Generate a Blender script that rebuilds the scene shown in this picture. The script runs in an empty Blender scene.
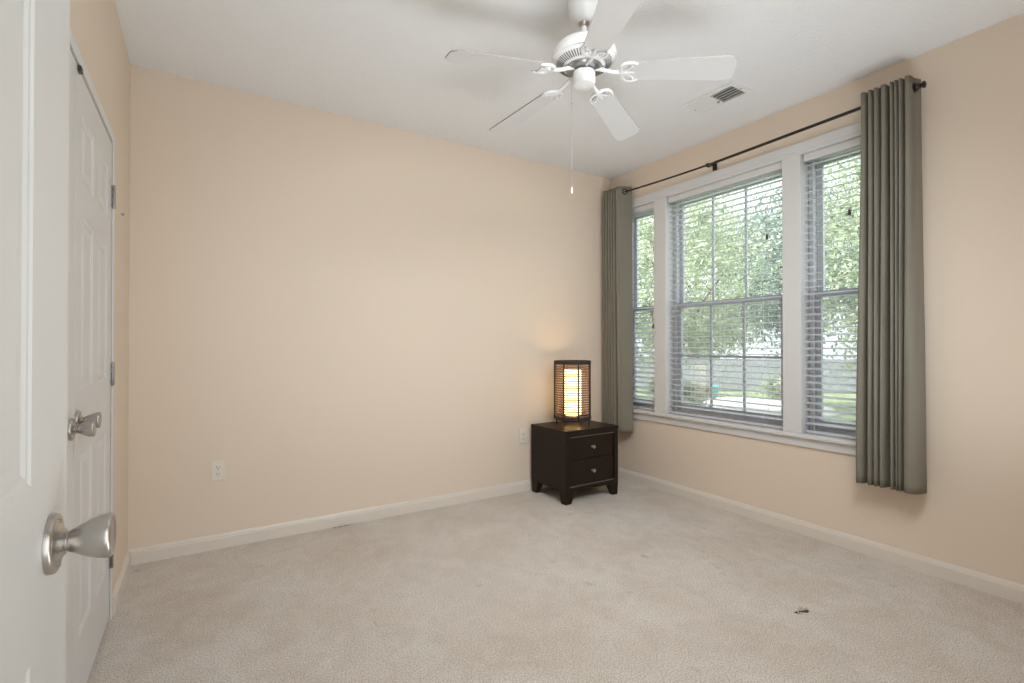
import bpy, bmesh, math, random
from mathutils import Vector, Matrix
import numpy as np

SC = bpy.context.scene
COL = SC.collection
PI = math.pi

# ------------------------------------------------------------------ camera
yaw, pitch, roll = 0.56004566, 0.00826845, -0.000633
Fv = Vector((math.sin(yaw)*math.cos(pitch), math.cos(yaw)*math.cos(pitch), math.sin(pitch)))
Rv = Vector((math.cos(yaw), -math.sin(yaw), 0))
Uv = Rv.cross(Fv)
R2 = Rv*math.cos(roll) + Uv*math.sin(roll)
U2 = -Rv*math.sin(roll) + Uv*math.cos(roll)
cam = bpy.data.objects.new('camera', bpy.data.cameras.new('camera'))
COL.objects.link(cam)
cam.matrix_world = Matrix(((R2.x, U2.x, -Fv.x, 0), (R2.y, U2.y, -Fv.y, 0), (R2.z, U2.z, -Fv.z, 1.164), (0, 0, 0, 1)))
cam.data.sensor_width = 36
cam.data.lens = 495.22/1024*36
cam.data.clip_start = 0.02
SC.camera = cam

# ------------------------------------------------------------------ world, sun, lights, exposure
SC.view_settings.view_transform = 'Standard'
SC.view_settings.look = 'None'
SC.view_settings.gamma = 1
SC.view_settings.use_curve_mapping = False
SC.view_settings.exposure = 0.0
w = bpy.data.worlds.new('sky'); SC.world = w; w.use_nodes = True
bg = w.node_tree.nodes['Background']
bg.inputs[0].default_value = (0.93, 0.97, 1.0, 1)
bg.inputs[1].default_value = 2.4
sun = bpy.data.objects.new('sun', bpy.data.lights.new('sun', 'SUN')); COL.objects.link(sun)
sun.data.energy = 9.0; sun.data.angle = 0.02; sun.data.color = (1.0, 0.95, 0.86)
sun.rotation_euler = Vector((0.55, -0.16, -0.8)).to_track_quat('-Z', 'Y').to_euler()
def area(name, loc, target, sx, sy, power, color, spread):
    l = bpy.data.objects.new(name, bpy.data.lights.new(name, 'AREA')); COL.objects.link(l)
    l.data.shape = 'RECTANGLE'; l.data.size = sx; l.data.size_y = sy
    l.data.energy = power; l.data.color = color; l.data.spread = math.radians(spread)
    l.location = loc
    l.rotation_euler = (Vector(target)-Vector(loc)).to_track_quat('-Z', 'Y').to_euler()
    return l
area('added_fill_down', (1.20, 0.50, 2.58), (2.15, 2.8, 0.0), 1.2, 0.6, 26, (0.90, 0.96, 1.0), 112)  # added fill, no real fixture: brightens carpet and walls from above
area('added_fill_up', (1.45, 0.20, 0.50), (1.65, 1.75, 2.67), 2.4, 0.8, 22, (0.88, 0.95, 1.0), 118)  # added fill out of view, aimed up to brighten the ceiling

# ------------------------------------------------------------------ room numbers
XL, XR, YB, ZC = -0.327, 3.146, 3.317, 2.67
YF = -1.5                       # the room runs on behind the camera

# ------------------------------------------------------------------ materials
def mat(name, color, rough=0.5, metal=0.0, spec=0.5, noise=None, bump=None, trans=None):
    """noise = (scale, amount) of real colour mottling; bump = (scale, strength, distance)"""
    m = bpy.data.materials.new(name); m.use_nodes = True
    nt = m.node_tree; p = nt.nodes['Principled BSDF']
    p.inputs['Base Color'].default_value = (*color, 1)
    p.inputs['Roughness'].default_value = rough
    p.inputs['Metallic'].default_value = metal
    p.inputs['Specular IOR Level'].default_value = spec
    tc = nt.nodes.new('ShaderNodeTexCoord')
    if noise:
        n = nt.nodes.new('ShaderNodeTexNoise'); n.inputs['Scale'].default_value = noise[0]; n.inputs['Detail'].default_value = 5
        nt.links.new(tc.outputs['Object'], n.inputs['Vector'])
        r = nt.nodes.new('ShaderNodeValToRGB')
        a = noise[1]
        r.color_ramp.elements[0].position = 0.3; r.color_ramp.elements[1].position = 0.7
        r.color_ramp.elements[0].color = (*[max(0, c*(1-a)) for c in color], 1)
        r.color_ramp.elements[1].color = (*[min(1, c*(1+a)) for c in color], 1)
        nt.links.new(n.outputs['Fac'], r.inputs['Fac']); nt.links.new(r.outputs['Color'], p.inputs['Base Color'])
    if bump:
        n2 = nt.nodes.new('ShaderNodeTexNoise'); n2.inputs['Scale'].default_value = bump[0]; n2.inputs['Detail'].default_value = 4
        nt.links.new(tc.outputs['Object'], n2.inputs['Vector'])
        b = nt.nodes.new('ShaderNodeBump'); b.inputs['Strength'].default_value = bump[1]; b.inputs['Distance'].default_value = bump[2]
        nt.links.new(n2.outputs['Fac'], b.inputs['Height']); nt.links.new(b.outputs['Normal'], p.inputs['Normal'])
    return m

M = {}
M['wall'] = mat('peach_wall_paint', (0.80, 0.675, 0.555), 0.65, spec=0.25, bump=(260, 0.12, 0.002))
M['ceiling'] = mat('white_ceiling_paint', (0.84, 0.84, 0.845), 0.8, spec=0.2, bump=(60, 0.5, 0.006))
M['trim'] = mat('white_trim_paint', (0.76, 0.695, 0.62), 0.35, spec=0.4)
M['wintrim'] = mat('white_window_paint', (0.71, 0.70, 0.69), 0.35, spec=0.4)
M['door'] = mat('white_door_paint', (0.745, 0.745, 0.745), 0.35, spec=0.4, bump=(40, 0.04, 0.002))
M['vinyl'] = mat('white_window_vinyl', (0.80, 0.81, 0.85), 0.4)
M['sash'] = mat('backlit_shade_sash', (0.58, 0.59, 0.64), 0.4)  # greyer than the frame vinyl: backlit shade put into the colour
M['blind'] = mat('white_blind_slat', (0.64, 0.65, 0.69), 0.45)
M['cord'] = mat('white_blind_cord', (0.78, 0.78, 0.76), 0.8)
M['dark'] = mat('dark_tassel', (0.05, 0.05, 0.05), 0.5)
M['fan'] = mat('white_fan_enamel', (0.80, 0.79, 0.78), 0.3, spec=0.5)
M['blade'] = mat('white_fan_blade', (0.68, 0.67, 0.665), 0.4)
M['gap'] = mat('dark_vent_gap', (0.03, 0.028, 0.026), 0.8)
M['slotgrey'] = mat('grey_vent_slot', (0.20, 0.19, 0.18), 0.8)
M['chain'] = mat('grey_bead_chain', (0.30, 0.29, 0.28), 0.5)
M['bladeedge'] = mat('grey_blade_edge', (0.30, 0.28, 0.26), 0.6)
M['nickel'] = mat('satin_nickel', (0.50, 0.47, 0.44), 0.28, metal=1.0, bump=(900, 0.05, 0.0005))
M['hinge'] = mat('grey_hinge_steel', (0.36, 0.36, 0.36), 0.35, metal=1.0)
M['bronze'] = mat('oil_bronze', (0.030, 0.023, 0.018), 0.4, metal=0.3)
M['wood'] = mat('espresso_wood', (0.017, 0.0095, 0.0055), 0.45, spec=0.22)
M['bead'] = mat('pale_wood_bead', (0.16, 0.125, 0.11), 0.35)  # paler tone than the rest of the nightstand wood
M['knobm'] = mat('brushed_knob', (0.55, 0.52, 0.48), 0.3, metal=1.0)
M['wicker'] = mat('brown_wicker', (0.26, 0.15, 0.095), 0.6, noise=(60, 0.4))
M['wickerdark'] = mat('dark_wicker_rib', (0.035, 0.022, 0.018), 0.55)
M['plate'] = mat('ivory_plate', (0.80, 0.74, 0.65), 0.4)
M['slot'] = mat('outlet_slot', (0.06, 0.05, 0.045), 0.7)
M['tear'] = mat('dark_carpet_backing', (0.09, 0.075, 0.06), 0.95)
M['tuft'] = mat('pale_carpet_tuft', (0.62, 0.55, 0.47), 0.95)
M['ventwhite'] = mat('white_vent_enamel', (0.82, 0.81, 0.80), 0.4)

def carpet_mat():
    m = bpy.data.materials.new('beige_carpet'); m.use_nodes = True
    nt = m.node_tree; p = nt.nodes['Principled BSDF']; L = nt.links.new
    p.inputs['Roughness'].default_value = 0.95; p.inputs['Specular IOR Level'].default_value = 0.1
    tc = nt.nodes.new('ShaderNodeTexCoord')
    def noise(scale, detail=4, dist=0.0):
        n = nt.nodes.new('ShaderNodeTexNoise'); n.inputs['Scale'].default_value = scale
        n.inputs['Detail'].default_value = detail; n.inputs['Distortion'].default_value = dist
        L(tc.outputs['Object'], n.inputs['Vector']); return n
    def ramp(n, p0, c0, p1, c1):
        r = nt.nodes.new('ShaderNodeValToRGB')
        r.color_ramp.elements[0].position = p0; r.color_ramp.elements[0].color = (*c0, 1)
        r.color_ramp.elements[1].position = p1; r.color_ramp.elements[1].color = (*c1, 1)
        L(n.outputs['Fac'], r.inputs['Fac']); return r
    def mul(a, b, f=1.0):
        x = nt.nodes.new('ShaderNodeMix'); x.data_type = 'RGBA'; x.blend_type = 'MULTIPLY'
        x.inputs[0].default_value = f; L(a, x.inputs[6]); L(b, x.inputs[7]); return x.outputs[2]
    base = ramp(noise(2.2, 6, 0.6), 0.35, (0.87, 0.775, 0.685), 0.62, (0.94, 0.865, 0.795))
    brush = ramp(noise(7, 5, 1.2), 0.36, (0.94, 0.93, 0.92), 0.6, (1, 1, 1))
    pile = ramp(noise(170, 3), 0.34, (0.62, 0.61, 0.59), 0.60, (1.0, 1.0, 1.0))
    grain = ramp(noise(420, 2), 0.34, (0.80, 0.79, 0.78), 0.60, (1.0, 1.0, 1.0))
    soil = ramp(noise(9.0, 6, 0.4), 0.665, (1, 1, 1), 0.76, (0.76, 0.73, 0.69))
    c = mul(mul(base.outputs['Color'], brush.outputs['Color']), pile.outputs['Color'])
    c = mul(mul(c, grain.outputs['Color']), soil.outputs['Color'])
    L(c, p.inputs['Base Color'])
    b = nt.nodes.new('ShaderNodeBump'); b.inputs['Strength'].default_value = 0.9; b.inputs['Distance'].default_value = 0.008
    L(noise(190, 3).outputs['Fac'], b.inputs['Height'])
    b2 = nt.nodes.new('ShaderNodeBump'); b2.inputs['Strength'].default_value = 0.5; b2.inputs['Distance'].default_value = 0.02
    L(noise(14, 3).outputs['Fac'], b2.inputs['Height']); L(b.outputs['Normal'], b2.inputs['Normal'])
    L(b2.outputs['Normal'], p.inputs['Normal'])
    return m
M['carpet'] = carpet_mat()

def fabric_mat():
    m = mat('sage_curtain_cloth', (0.355, 0.325, 0.265), 0.85, spec=0.2, bump=(700, 0.3, 0.001))
    nt = m.node_tree; p = nt.nodes['Principled BSDF']; out = nt.nodes['Material Output']
    t = nt.nodes.new('ShaderNodeBsdfTranslucent'); t.inputs[0].default_value = (0.38, 0.36, 0.29, 1)
    x = nt.nodes.new('ShaderNodeMixShader'); x.inputs[0].default_value = 0.35
    nt.links.new(p.outputs[0], x.inputs[1]); nt.links.new(t.outputs[0], x.inputs[2]); nt.links.new(x.outputs[0], out.inputs[0])
    return m
M['curtain'] = fabric_mat()

def glass_mat():
    m = bpy.data.materials.new('window_glass'); m.use_nodes = True
    nt = m.node_tree; nt.nodes.clear()
    o = nt.nodes.new('ShaderNodeOutputMaterial'); t = nt.nodes.new('ShaderNodeBsdfTransparent'); g = nt.nodes.new('ShaderNodeBsdfGlossy')
    t.inputs[0].default_value = (0.93, 0.96, 0.97, 1); g.inputs['Roughness'].default_value = 0.02
    x = nt.nodes.new('ShaderNodeMixShader'); x.inputs[0].default_value = 0.05
    nt.links.new(t.outputs[0], x.inputs[1]); nt.links.new(g.outputs[0], x.inputs[2]); nt.links.new(x.outputs[0], o.inputs[0])
    return m
M['glass'] = glass_mat()

def screen_mat():
    m = bpy.data.materials.new('insect_screen_mesh'); m.use_nodes = True
    nt = m.node_tree; nt.nodes.clear()
    o = nt.nodes.new('ShaderNodeOutputMaterial'); t = nt.nodes.new('ShaderNodeBsdfTransparent'); g = nt.nodes.new('ShaderNodeBsdfDiffuse')
    g.inputs[0].default_value = (0.55, 0.56, 0.58, 1)
    x = nt.nodes.new('ShaderNodeMixShader'); x.inputs[0].default_value = 0.22
    nt.links.new(t.outputs[0], x.inputs[1]); nt.links.new(g.outputs[0], x.inputs[2]); nt.links.new(x.outputs[0], o.inputs[0])
    return m
M['screen'] = screen_mat()

def emit_mat(name, color, strength):
    m = bpy.data.materials.new(name); m.use_nodes = True
    nt = m.node_tree; p = nt.nodes['Principled BSDF']
    p.inputs['Base Color'].default_value = (0.9, 0.8, 0.6, 1); p.inputs['Roughness'].default_value = 0.9
    p.inputs['Emission Color'].default_value = (*color, 1); p.inputs['Emission Strength'].default_value = strength
    return m
M['glow'] = emit_mat('lit_paper_diffuser', (1.0, 0.72, 0.35), 4.4)
M['bulb'] = emit_mat('lit_bulb', (1.0, 0.80, 0.50), 12)

def leaf_mat(name, c0, c1):
    m = bpy.data.materials.new(name); m.use_nodes = True
    nt = m.node_tree; p = nt.nodes['Principled BSDF']; out = nt.nodes['Material Output']; L = nt.links.new
    tc = nt.nodes.new('ShaderNodeTexCoord'); n = nt.nodes.new('ShaderNodeTexNoise'); n.inputs['Scale'].default_value = 1.7; n.inputs['Detail'].default_value = 6
    L(tc.outputs['Object'], n.inputs['Vector'])
    r = nt.nodes.new('ShaderNodeValToRGB')
    r.color_ramp.elements[0].position = 0.36; r.color_ramp.elements[0].color = (*c0, 1)
    r.color_ramp.elements[1].position = 0.64; r.color_ramp.elements[1].color = (*c1, 1)
    L(n.outputs['Fac'], r.inputs['Fac']); L(r.outputs['Color'], p.inputs['Base Color'])
    p.inputs['Roughness'].default_value = 0.45; p.inputs['Specular IOR Level'].default_value = 0.6
    t = nt.nodes.new('ShaderNodeBsdfTranslucent'); L(r.outputs['Color'], t.inputs[0])
    x = nt.nodes.new('ShaderNodeMixShader'); x.inputs[0].default_value = 0.35
    L(p.outputs[0], x.inputs[1]); L(t.outputs[0], x.inputs[2]); L(x.outputs[0], out.inputs[0])
    return m
M['leaf_light'] = leaf_mat('yellow_green_leaf', (0.24, 0.30, 0.19), (0.76, 0.81, 0.64))
M['leaf_mid'] = leaf_mat('mid_green_leaf', (0.20, 0.26, 0.17), (0.68, 0.73, 0.56))
M['leaf_blue'] = leaf_mat('blue_green_leaf', (0.11, 0.17, 0.15), (0.50, 0.59, 0.55))
M['bark'] = mat('grey_bark', (0.20, 0.17, 0.15), 0.9, noise=(9, 0.4))
M['grass'] = mat('lawn_grass', (0.30, 0.36, 0.20), 0.9, noise=(1.2, 0.3))
M['concrete'] = mat('pale_concrete', (0.80, 0.78, 0.74), 0.85, noise=(0.8, 0.08))
M['fence'] = mat('weathered_fence_board', (0.40, 0.41, 0.45), 0.85, noise=(5, 0.15))
M['bin'] = mat('teal_plastic', (0.12, 0.55, 0.62), 0.5)
M['stone'] = mat('pale_stone', (0.62, 0.58, 0.52), 0.9, noise=(4, 0.2))

# ------------------------------------------------------------------ helpers
def bx(bm, x0, x1, y0, y1, z0, z1):
    v = [bm.verts.new(c) for c in ((x0,y0,z0),(x1,y0,z0),(x1,y1,z0),(x0,y1,z0),(x0,y0,z1),(x1,y0,z1),(x1,y1,z1),(x0,y1,z1))]
    for f in ((0,3,2,1),(4,5,6,7),(0,1,5,4),(1,2,6,5),(2,3,7,6),(3,0,4,7)):
        bm.faces.new([v[i] for i in f])
    return v

def box(*a):
    bm = bmesh.new()
    bx(bm, *a)
    return bm

def frame_of(axis):
    a = Vector(axis).normalized()
    t = Vector((0, 0, 1)) if abs(a.z) < 0.9 else Vector((0, 1, 0))
    u = a.cross(t).normalized(); v = a.cross(u)
    return a, u, v

def lathe(bm, prof, origin, axis=(0, 0, 1), seg=32, cap=True):
    """prof = [(r, h)] along axis from origin"""
    a, u, v = frame_of(axis); o = Vector(origin)
    rings = []
    for r, h in prof:
        rings.append([bm.verts.new(o + a*h + (u*math.cos(2*PI*k/seg) + v*math.sin(2*PI*k/seg))*r) for k in range(seg)])
    for A, B in zip(rings, rings[1:]):
        for k in range(seg):
            bm.faces.new((A[k], A[(k+1) % seg], B[(k+1) % seg], B[k]))
    if cap:
        bm.faces.new(rings[0][::-1]); bm.faces.new(rings[-1])
    return bm

def tube(bm, pts, r, seg=10, closed=False):
    pts = [Vector(p) for p in pts]; n = len(pts)
    rs = r if isinstance(r, (list, tuple)) else [r]*n
    rings = []; prev = None
    for i, p in enumerate(pts):
        if closed: d = pts[(i+1) % n] - pts[i-1]
        else: d = pts[min(i+1, n-1)] - pts[max(i-1, 0)]
        d.normalize()
        if prev is None:
            _, u, v = frame_of(d)
        else:
            u = prev - d*prev.dot(d); u.normalize(); v = d.cross(u)
        prev = u
        rings.append([bm.verts.new(p + (u*math.cos(2*PI*k/seg) + v*math.sin(2*PI*k/seg))*rs[i]) for k in range(seg)])
    rng = range(n) if closed else range(n-1)
    for i in rng:
        A, B = rings[i], rings[(i+1) % n]
        for k in range(seg):
            bm.faces.new((A[k], A[(k+1) % seg], B[(k+1) % seg], B[k]))
    if not closed:
        bm.faces.new(rings[0][::-1]); bm.faces.new(rings[-1])
    return bm

def prism(bm, poly, f0, f1):
    """poly of 2D points; f0, f1 map a 2D point to the two end faces"""
    A = [bm.verts.new(f0(p)) for p in poly]; B = [bm.verts.new(f1(p)) for p in poly]
    n = len(poly)
    bm.faces.new(A[::-1]); bm.faces.new(B)
    for i in range(n):
        bm.faces.new((A[i], A[(i+1) % n], B[(i+1) % n], B[i]))
    return bm

def world_loc(o):
    p = Vector((0, 0, 0))
    while o is not None:
        p += Vector(o.location); o = o.parent
    return p

def obj(name, bm, material, parent=None, bevel=0, smooth=False, loc=None, bseg=2, mesh=None):
    """Link bm (built in room coordinates) as ONE mesh object."""
    if mesh is None:
        bmesh.ops.recalc_face_normals(bm, faces=bm.faces[:])
        off = world_loc(parent) if parent else Vector(loc or (0, 0, 0))
        bmesh.ops.translate(bm, verts=bm.verts[:], vec=-off)
        mesh = bpy.data.meshes.new(name); bm.to_mesh(mesh); bm.free()
    o = bpy.data.objects.new(name, mesh)
    if not mesh.materials: mesh.materials.append(M[material])
    COL.objects.link(o)
    if parent: o.parent = parent
    elif loc: o.location = loc
    if bevel:
        b = o.modifiers.new('bevel', 'BEVEL'); b.width = bevel; b.segments = bseg; b.limit_method = 'ANGLE'; b.angle_limit = 0.6
    if smooth:
        for p in mesh.polygons: p.use_smooth = True
        if smooth != 'all':
            try:
                mesh.set_sharp_from_angle(angle=math.radians(40))
            except Exception:
                pass
    return o

def tag(o, label=None, cat=None, group=None, kind=None):
    if label: o['label'] = label
    if cat: o['category'] = cat
    if group: o['group'] = group
    if kind: o['kind'] = kind
    return o

def thing(name, label, cat, loc, group=None):
    o = bpy.data.objects.new(name, None); COL.objects.link(o)
    o.location = loc; o.empty_display_size = 0.1
    return tag(o, label, cat, group)

def struct(name, bm, material, label, cat, bevel=0, parent=None, smooth=False):
    o = obj(name, bm, material, parent, bevel, smooth)
    if parent is None: tag(o, label, cat, kind='structure')
    return o

def sthing(name, label, cat, loc):
    o = thing(name, label, cat, loc); o['kind'] = 'structure'
    return o

def children(o): return [c for c in bpy.data.objects if c.parent == o]
def copy_tree(o, parent=None):
    c = o.copy(); COL.objects.link(c); c.parent = parent
    for ch in children(o): copy_tree(ch, c)
    return c

# ------------------------------------------------------------------ the room shell
WY0, WY1, WZ0, WZ1 = 1.24, 3.21, 0.60, 2.37        # hole in the window wall
struct('floor', box(XL-0.2, XR+0.15, YF, YB+0.15, -0.05, 0), 'carpet', 'beige cut-pile carpet floor with brushed patches', 'floor')
struct('ceiling', box(XL-0.2, XR+0.15, YF, YB+0.15, ZC, ZC+0.08), 'ceiling', 'white lightly textured ceiling', 'ceiling')
struct('wall_back', box(XL-0.2, XR+0.15, YB, YB+0.15, 0, ZC), 'wall', 'plain peach wall behind the nightstand', 'wall')
bm = bmesh.new()
bx(bm, XR, XR+0.15, -0.14, WY0, 0, ZC); bx(bm, XR, XR+0.15, WY1, YB, 0, ZC)
bx(bm, XR, XR+0.15, WY0, WY1, 0, WZ0); bx(bm, XR, XR+0.15, WY0, WY1, WZ1, ZC)
struct('wall_right', bm, 'wall', 'peach wall with the triple window', 'wall')
CY0, CY1, CZ = 1.255, 2.697, 2.034                   # closet opening
bm = bmesh.new()
bx(bm, XL-0.12, XL, CY1, YB, 0, ZC); bx(bm, XL-0.12, XL, YF, CY0, 0, ZC); bx(bm, XL-0.12, XL, CY0, CY1, CZ, ZC)
bx(bm, XL-0.20, XL-0.12, CY0-0.1, CY1+0.1, 0, CZ+0.1)  # unseen backing added so no outside light leaks through the door gaps
struct('wall_left', bm, 'wall', 'peach wall around the white closet doors', 'wall')

def baseboard(name, a, b, n, label):
    """a, b = (x, y) along the wall; n = direction into the room"""
    t, h = 0.015, 0.083
    prof = [(0, 0), (t, 0), (t, 0.060), (t*0.72, 0.064), (t*0.72, 0.070), (t*0.45, 0.078), (t*0.3, h), (0, h)]
    bm = bmesh.new()
    prism(bm, prof, lambda p: (a[0]+n[0]*p[0], a[1]+n[1]*p[0], p[1]), lambda p: (b[0]+n[0]*p[0], b[1]+n[1]*p[0], p[1]))
    struct(name, bm, 'trim', label, 'baseboard')
baseboard('baseboard_back', (XL, YB), (XR, YB), (0, -1), 'white baseboard along the back wall')
baseboard('baseboard_right', (XR, -0.02), (XR, YB-0.0151), (-1, 0), 'white baseboard below the windows')
baseboard('baseboard_left', (XL, CY1+0.036), (XL, YB-0.0151), (1, 0), 'short white baseboard between closet and corner')

bm = bmesh.new()                                     # the wall with the doorway the camera stands in
bx(bm, 0.76, XR, -0.14, -0.02, 0, ZC); bx(bm, XL, -0.21, -0.14, -0.02, 0, ZC); bx(bm, -0.21, 0.76, -0.14, -0.02, 2.06, ZC)
struct('wall_front', bm, 'wall', 'peach wall with the open doorway', 'wall')

# ------------------------------------------------------------------ closet casing and doors
bm = bmesh.new()
bx(bm, XL, XL+0.006, CY1, CY1+0.035, 0, CZ+0.04); bx(bm, XL, XL+0.006, CY0-0.035, CY0, 0, CZ+0.04)
bx(bm, XL, XL+0.006, CY0, CY1, CZ, CZ+0.04)
struct('trim_1', bm, 'door', 'narrow white casing around the closet doors', 'trim', bevel=0.003)

def panel_door(u0, u1, z0, z1, panels, face, thick):
    """A panelled door slab; face(u, z, d) gives the room point d metres in front of its face."""
    bm = bmesh.new()
    us = sorted({u0, u1, *[p[0] for p in panels], *[p[1] for p in panels]})
    zs = sorted({z0, z1, *[p[2] for p in panels], *[p[3] for p in panels]})
    def quad(pts): bm.faces.new([bm.verts.new(p) for p in pts])
    for i in range(len(us)-1):
        for j in range(len(zs)-1):
            uc, zc = (us[i]+us[i+1])/2, (zs[j]+zs[j+1])/2
            if any(p[0] < uc < p[1] and p[2] < zc < p[3] for p in panels): continue
            quad([face(us[i], zs[j], 0), face(us[i+1], zs[j], 0), face(us[i+1], zs[j+1], 0), face(us[i], zs[j+1], 0)])
    steps = [(0, 0), (0.005, -0.0022), (0.011, -0.0026), (0.018, -0.0052), (0.030, -0.0052), (0.046, -0.0018), (0.048, -0.0016)]
    for (a, b, c, d) in panels:
        prev = None
        for s, dep in steps:
            ring = [face(a+s, c+s, dep), face(b-s, c+s, dep), face(b-s, d-s, dep), face(a+s, d-s, dep)]
            if prev:
                for k in range(4): quad([prev[k], prev[(k+1) % 4], ring[(k+1) % 4], ring[k]])
            prev = ring
        quad(prev)
    c8 = [face(u, z, d) for d in (0, -thick) for u, z in ((u0, z0), (u1, z0), (u1, z1), (u0, z1))]
    quad([c8[4], c8[5], c8[6], c8[7]])
    for k in range(4): quad([c8[k], c8[(k+1) % 4], c8[4+(k+1) % 4], c8[4+k]])
    bmesh.ops.remove_doubles(bm, verts=bm.verts[:], dist=0.0002)
    return bm

def door_knob(parent, x, y, z, k_=1.0):
    sc = lambda pr: [(r*k_, h*k_) for r, h in pr]
    bm = bmesh.new()
    lathe(bm, sc([(0.0120, 0.006), (0.0120, 0.0185), (0.0135, 0.020), (0.0155, 0.024), (0.0195, 0.031), (0.0240, 0.040), (0.0272, 0.049),
               (0.0288, 0.0565), (0.0292, 0.0600), (0.0285, 0.0628), (0.0265, 0.0645), (0.0242, 0.0640), (0.0222, 0.0622), (0.010, 0.0628), (0.002, 0.0630)]),
          (x, y, z), (1, 0, 0), 40)
    k = obj('knob', bm, 'nickel', parent, smooth=True)
    bm = bmesh.new()
    lathe(bm, sc([(0.0375, 0.0003), (0.0375, 0.005), (0.0365, 0.0075), (0.0345, 0.0088), (0.030, 0.0092), (0.024, 0.0105), (0.0185, 0.0135), (0.0150, 0.0165), (0.0135, 0.0170), (0.0105, 0.0172)]),
          (x, y, z), (1, 0, 0), 44)
    obj('rosette', bm, 'nickel', k, smooth=True)
    for dy, dz in ((0.0, 0.028), (0.0, -0.028)):
        bm = bmesh.new()
        lathe(bm, sc([(0.0030, 0.0085), (0.0030, 0.0105), (0.0015, 0.0112)]), (x, y+dy*k_, z+dz*k_), (1, 0, 0), 12)
        obj('screw', bm, 'hinge', k, smooth=True)

def hinge(parent, x, y, z):
    bm = bmesh.new()
    lathe(bm, [(0.004, -0.05), (0.0065, -0.046), (0.0065, 0.046), (0.004, 0.05)], (x+0.007, y, z), (0, 0, 1), 14)
    bx(bm, x+0.0004, x+0.004, y-0.018, y+0.018, z-0.045, z+0.045)
    h = obj('hinge', bm, 'hinge', parent, smooth=True)
    for dz in (-0.03, 0.0, 0.03):
        bm = bmesh.new(); lathe(bm, [(0.0034, 0.0), (0.0034, 0.0012), (0.001, 0.0018)], (x+0.004, y-0.011, z+dz), (1, 0, 0), 10)
        obj('hinge_screw', bm, 'slot', h)

zp = [(0.235, 0.825), (1.025, 1.575), (1.69, 1.905)]
# far closet leaf
d = sthing('door_2', 'white panelled closet leaf hinged nearest the room corner', 'door', (XL-0.017, 2.33, 0.014))
pan = [(2.075, 2.275, a, b) for a, b in zp] + [(2.385, 2.59, a, b) for a, b in zp]
obj('leaf', panel_door(1.978, 2.690, 0.014, 2.026, pan, lambda u, z, dd: (XL+dd, u, z), 0.034), 'door', d)
door_knob(d, XL, 2.022, 0.930, 0.88)
for z in (1.80, 1.045, 0.27): hinge(d, XL, 2.6935, z)
bm = box(XL-0.004, XL+0.010, 1.995, 2.022, 2.012, 2.030)
obj('ball_catch', bm, 'dark', d, bevel=0.002)
# near closet leaf
d = sthing('door_3', 'white panelled closet leaf mostly hidden behind the open entry door', 'door', (XL-0.017, 1.62, 0.014))
pan = [(1.363, 1.568, a, b) for a, b in zp] + [(1.678, 1.878, a, b) for a, b in zp]
obj('leaf', panel_door(1.262, 1.975, 0.014, 2.026, pan, lambda u, z, dd: (XL+dd, u, z), 0.034), 'door', d)
door_knob(d, XL, 1.930, 0.917, 0.88)
# entry door, swung open beside the camera
XE = -0.164
d = sthing('door_1', 'white panelled entry door standing open in the foreground', 'door', (XE-0.0175, 0.54, 0.014))
ze = [(0.235, 0.80), (1.003, 1.60), (1.715, 1.92)]
pan = [(0.555, 0.771, a, b) for a, b in ze] + [(0.26, 0.475, a, b) for a, b in ze]
obj('leaf', panel_door(0.135, 0.949, 0.014, 2.035, pan, lambda u, z, dd: (XE+dd, u, z), 0.035), 'door', d)
door_knob(d, XE, 0.8542, 0.910)

# small screw head left in the wall past the closet
bm = bmesh.new()
lathe(bm, [(0.004, 0.0), (0.004, 0.006), (0.008, 0.007), (0.008, 0.010), (0.005, 0.012), (0.001, 0.0125)], (XL, 2.98, 1.79), (1, 0, 0), 16)
tag(obj('wall_screw', bm, 'hinge', smooth=True, loc=(XL, 2.98, 1.79)), 'small grey screw head in the wall between closet hinge and corner', 'screw')

# ------------------------------------------------------------------ window trim
TX = XR-0.015                                         # room face of the casing
OPEN = [(2.81, 3.19), (1.755, 2.69), (1.26, 1.64)]    # left, centre, right light
ZS, ZH = 0.622, 2.347
bm = bmesh.new(); bx(bm, TX, XR+0.145, 2.69, 2.81, ZS, ZH)
struct('trim_2', bm, 'wintrim', 'white post between narrow left window and wide window', 'trim', bevel=0.003)
bm = bmesh.new(); bx(bm, TX, XR+0.145, 1.64, 1.755, ZS, ZH)
struct('trim_3', bm, 'wintrim', 'white post between wide window and right window', 'trim', bevel=0.003)
bm = bmesh.new(); bx(bm, TX, XR+0.145, 1.182, 3.268, ZH, 2.368); bx(bm, TX, XR, 1.182, 3.268, 2.368, 2.422)
struct('trim_4', bm, 'wintrim', 'white head casing above the three windows', 'trim', bevel=0.003)
for nm, a, b, c, dd in (('trim_5', 3.19, 3.209, 3.209, 3.268), ('trim_6', 1.241, 1.26, 1.182, 1.241)):
    bm = bmesh.new(); bx(bm, TX, XR+0.145, a, b, ZS, ZH); bx(bm, TX, XR, c, dd, ZS, ZH)
    struct(nm, bm, 'wintrim', 'white side casing behind the left curtain' if nm == 'trim_5' else 'white side casing behind the right curtain', 'trim')
bm = bmesh.new(); bx(bm, XR-0.040, XR, 1.165, 3.285, 0.597, ZS); bx(bm, XR, XR+0.145, 1.242, 3.208, 0.602, ZS)
struct('trim_7', bm, 'wintrim', 'white window stool running under the three windows', 'trim', bevel=0.006)
bm = bmesh.new(); bx(bm, TX, XR, 1.185, 3.265, 0.541, 0.597)
struct('trim_8', bm, 'wintrim', 'white apron board under the window stool', 'trim', bevel=0.004)

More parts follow.
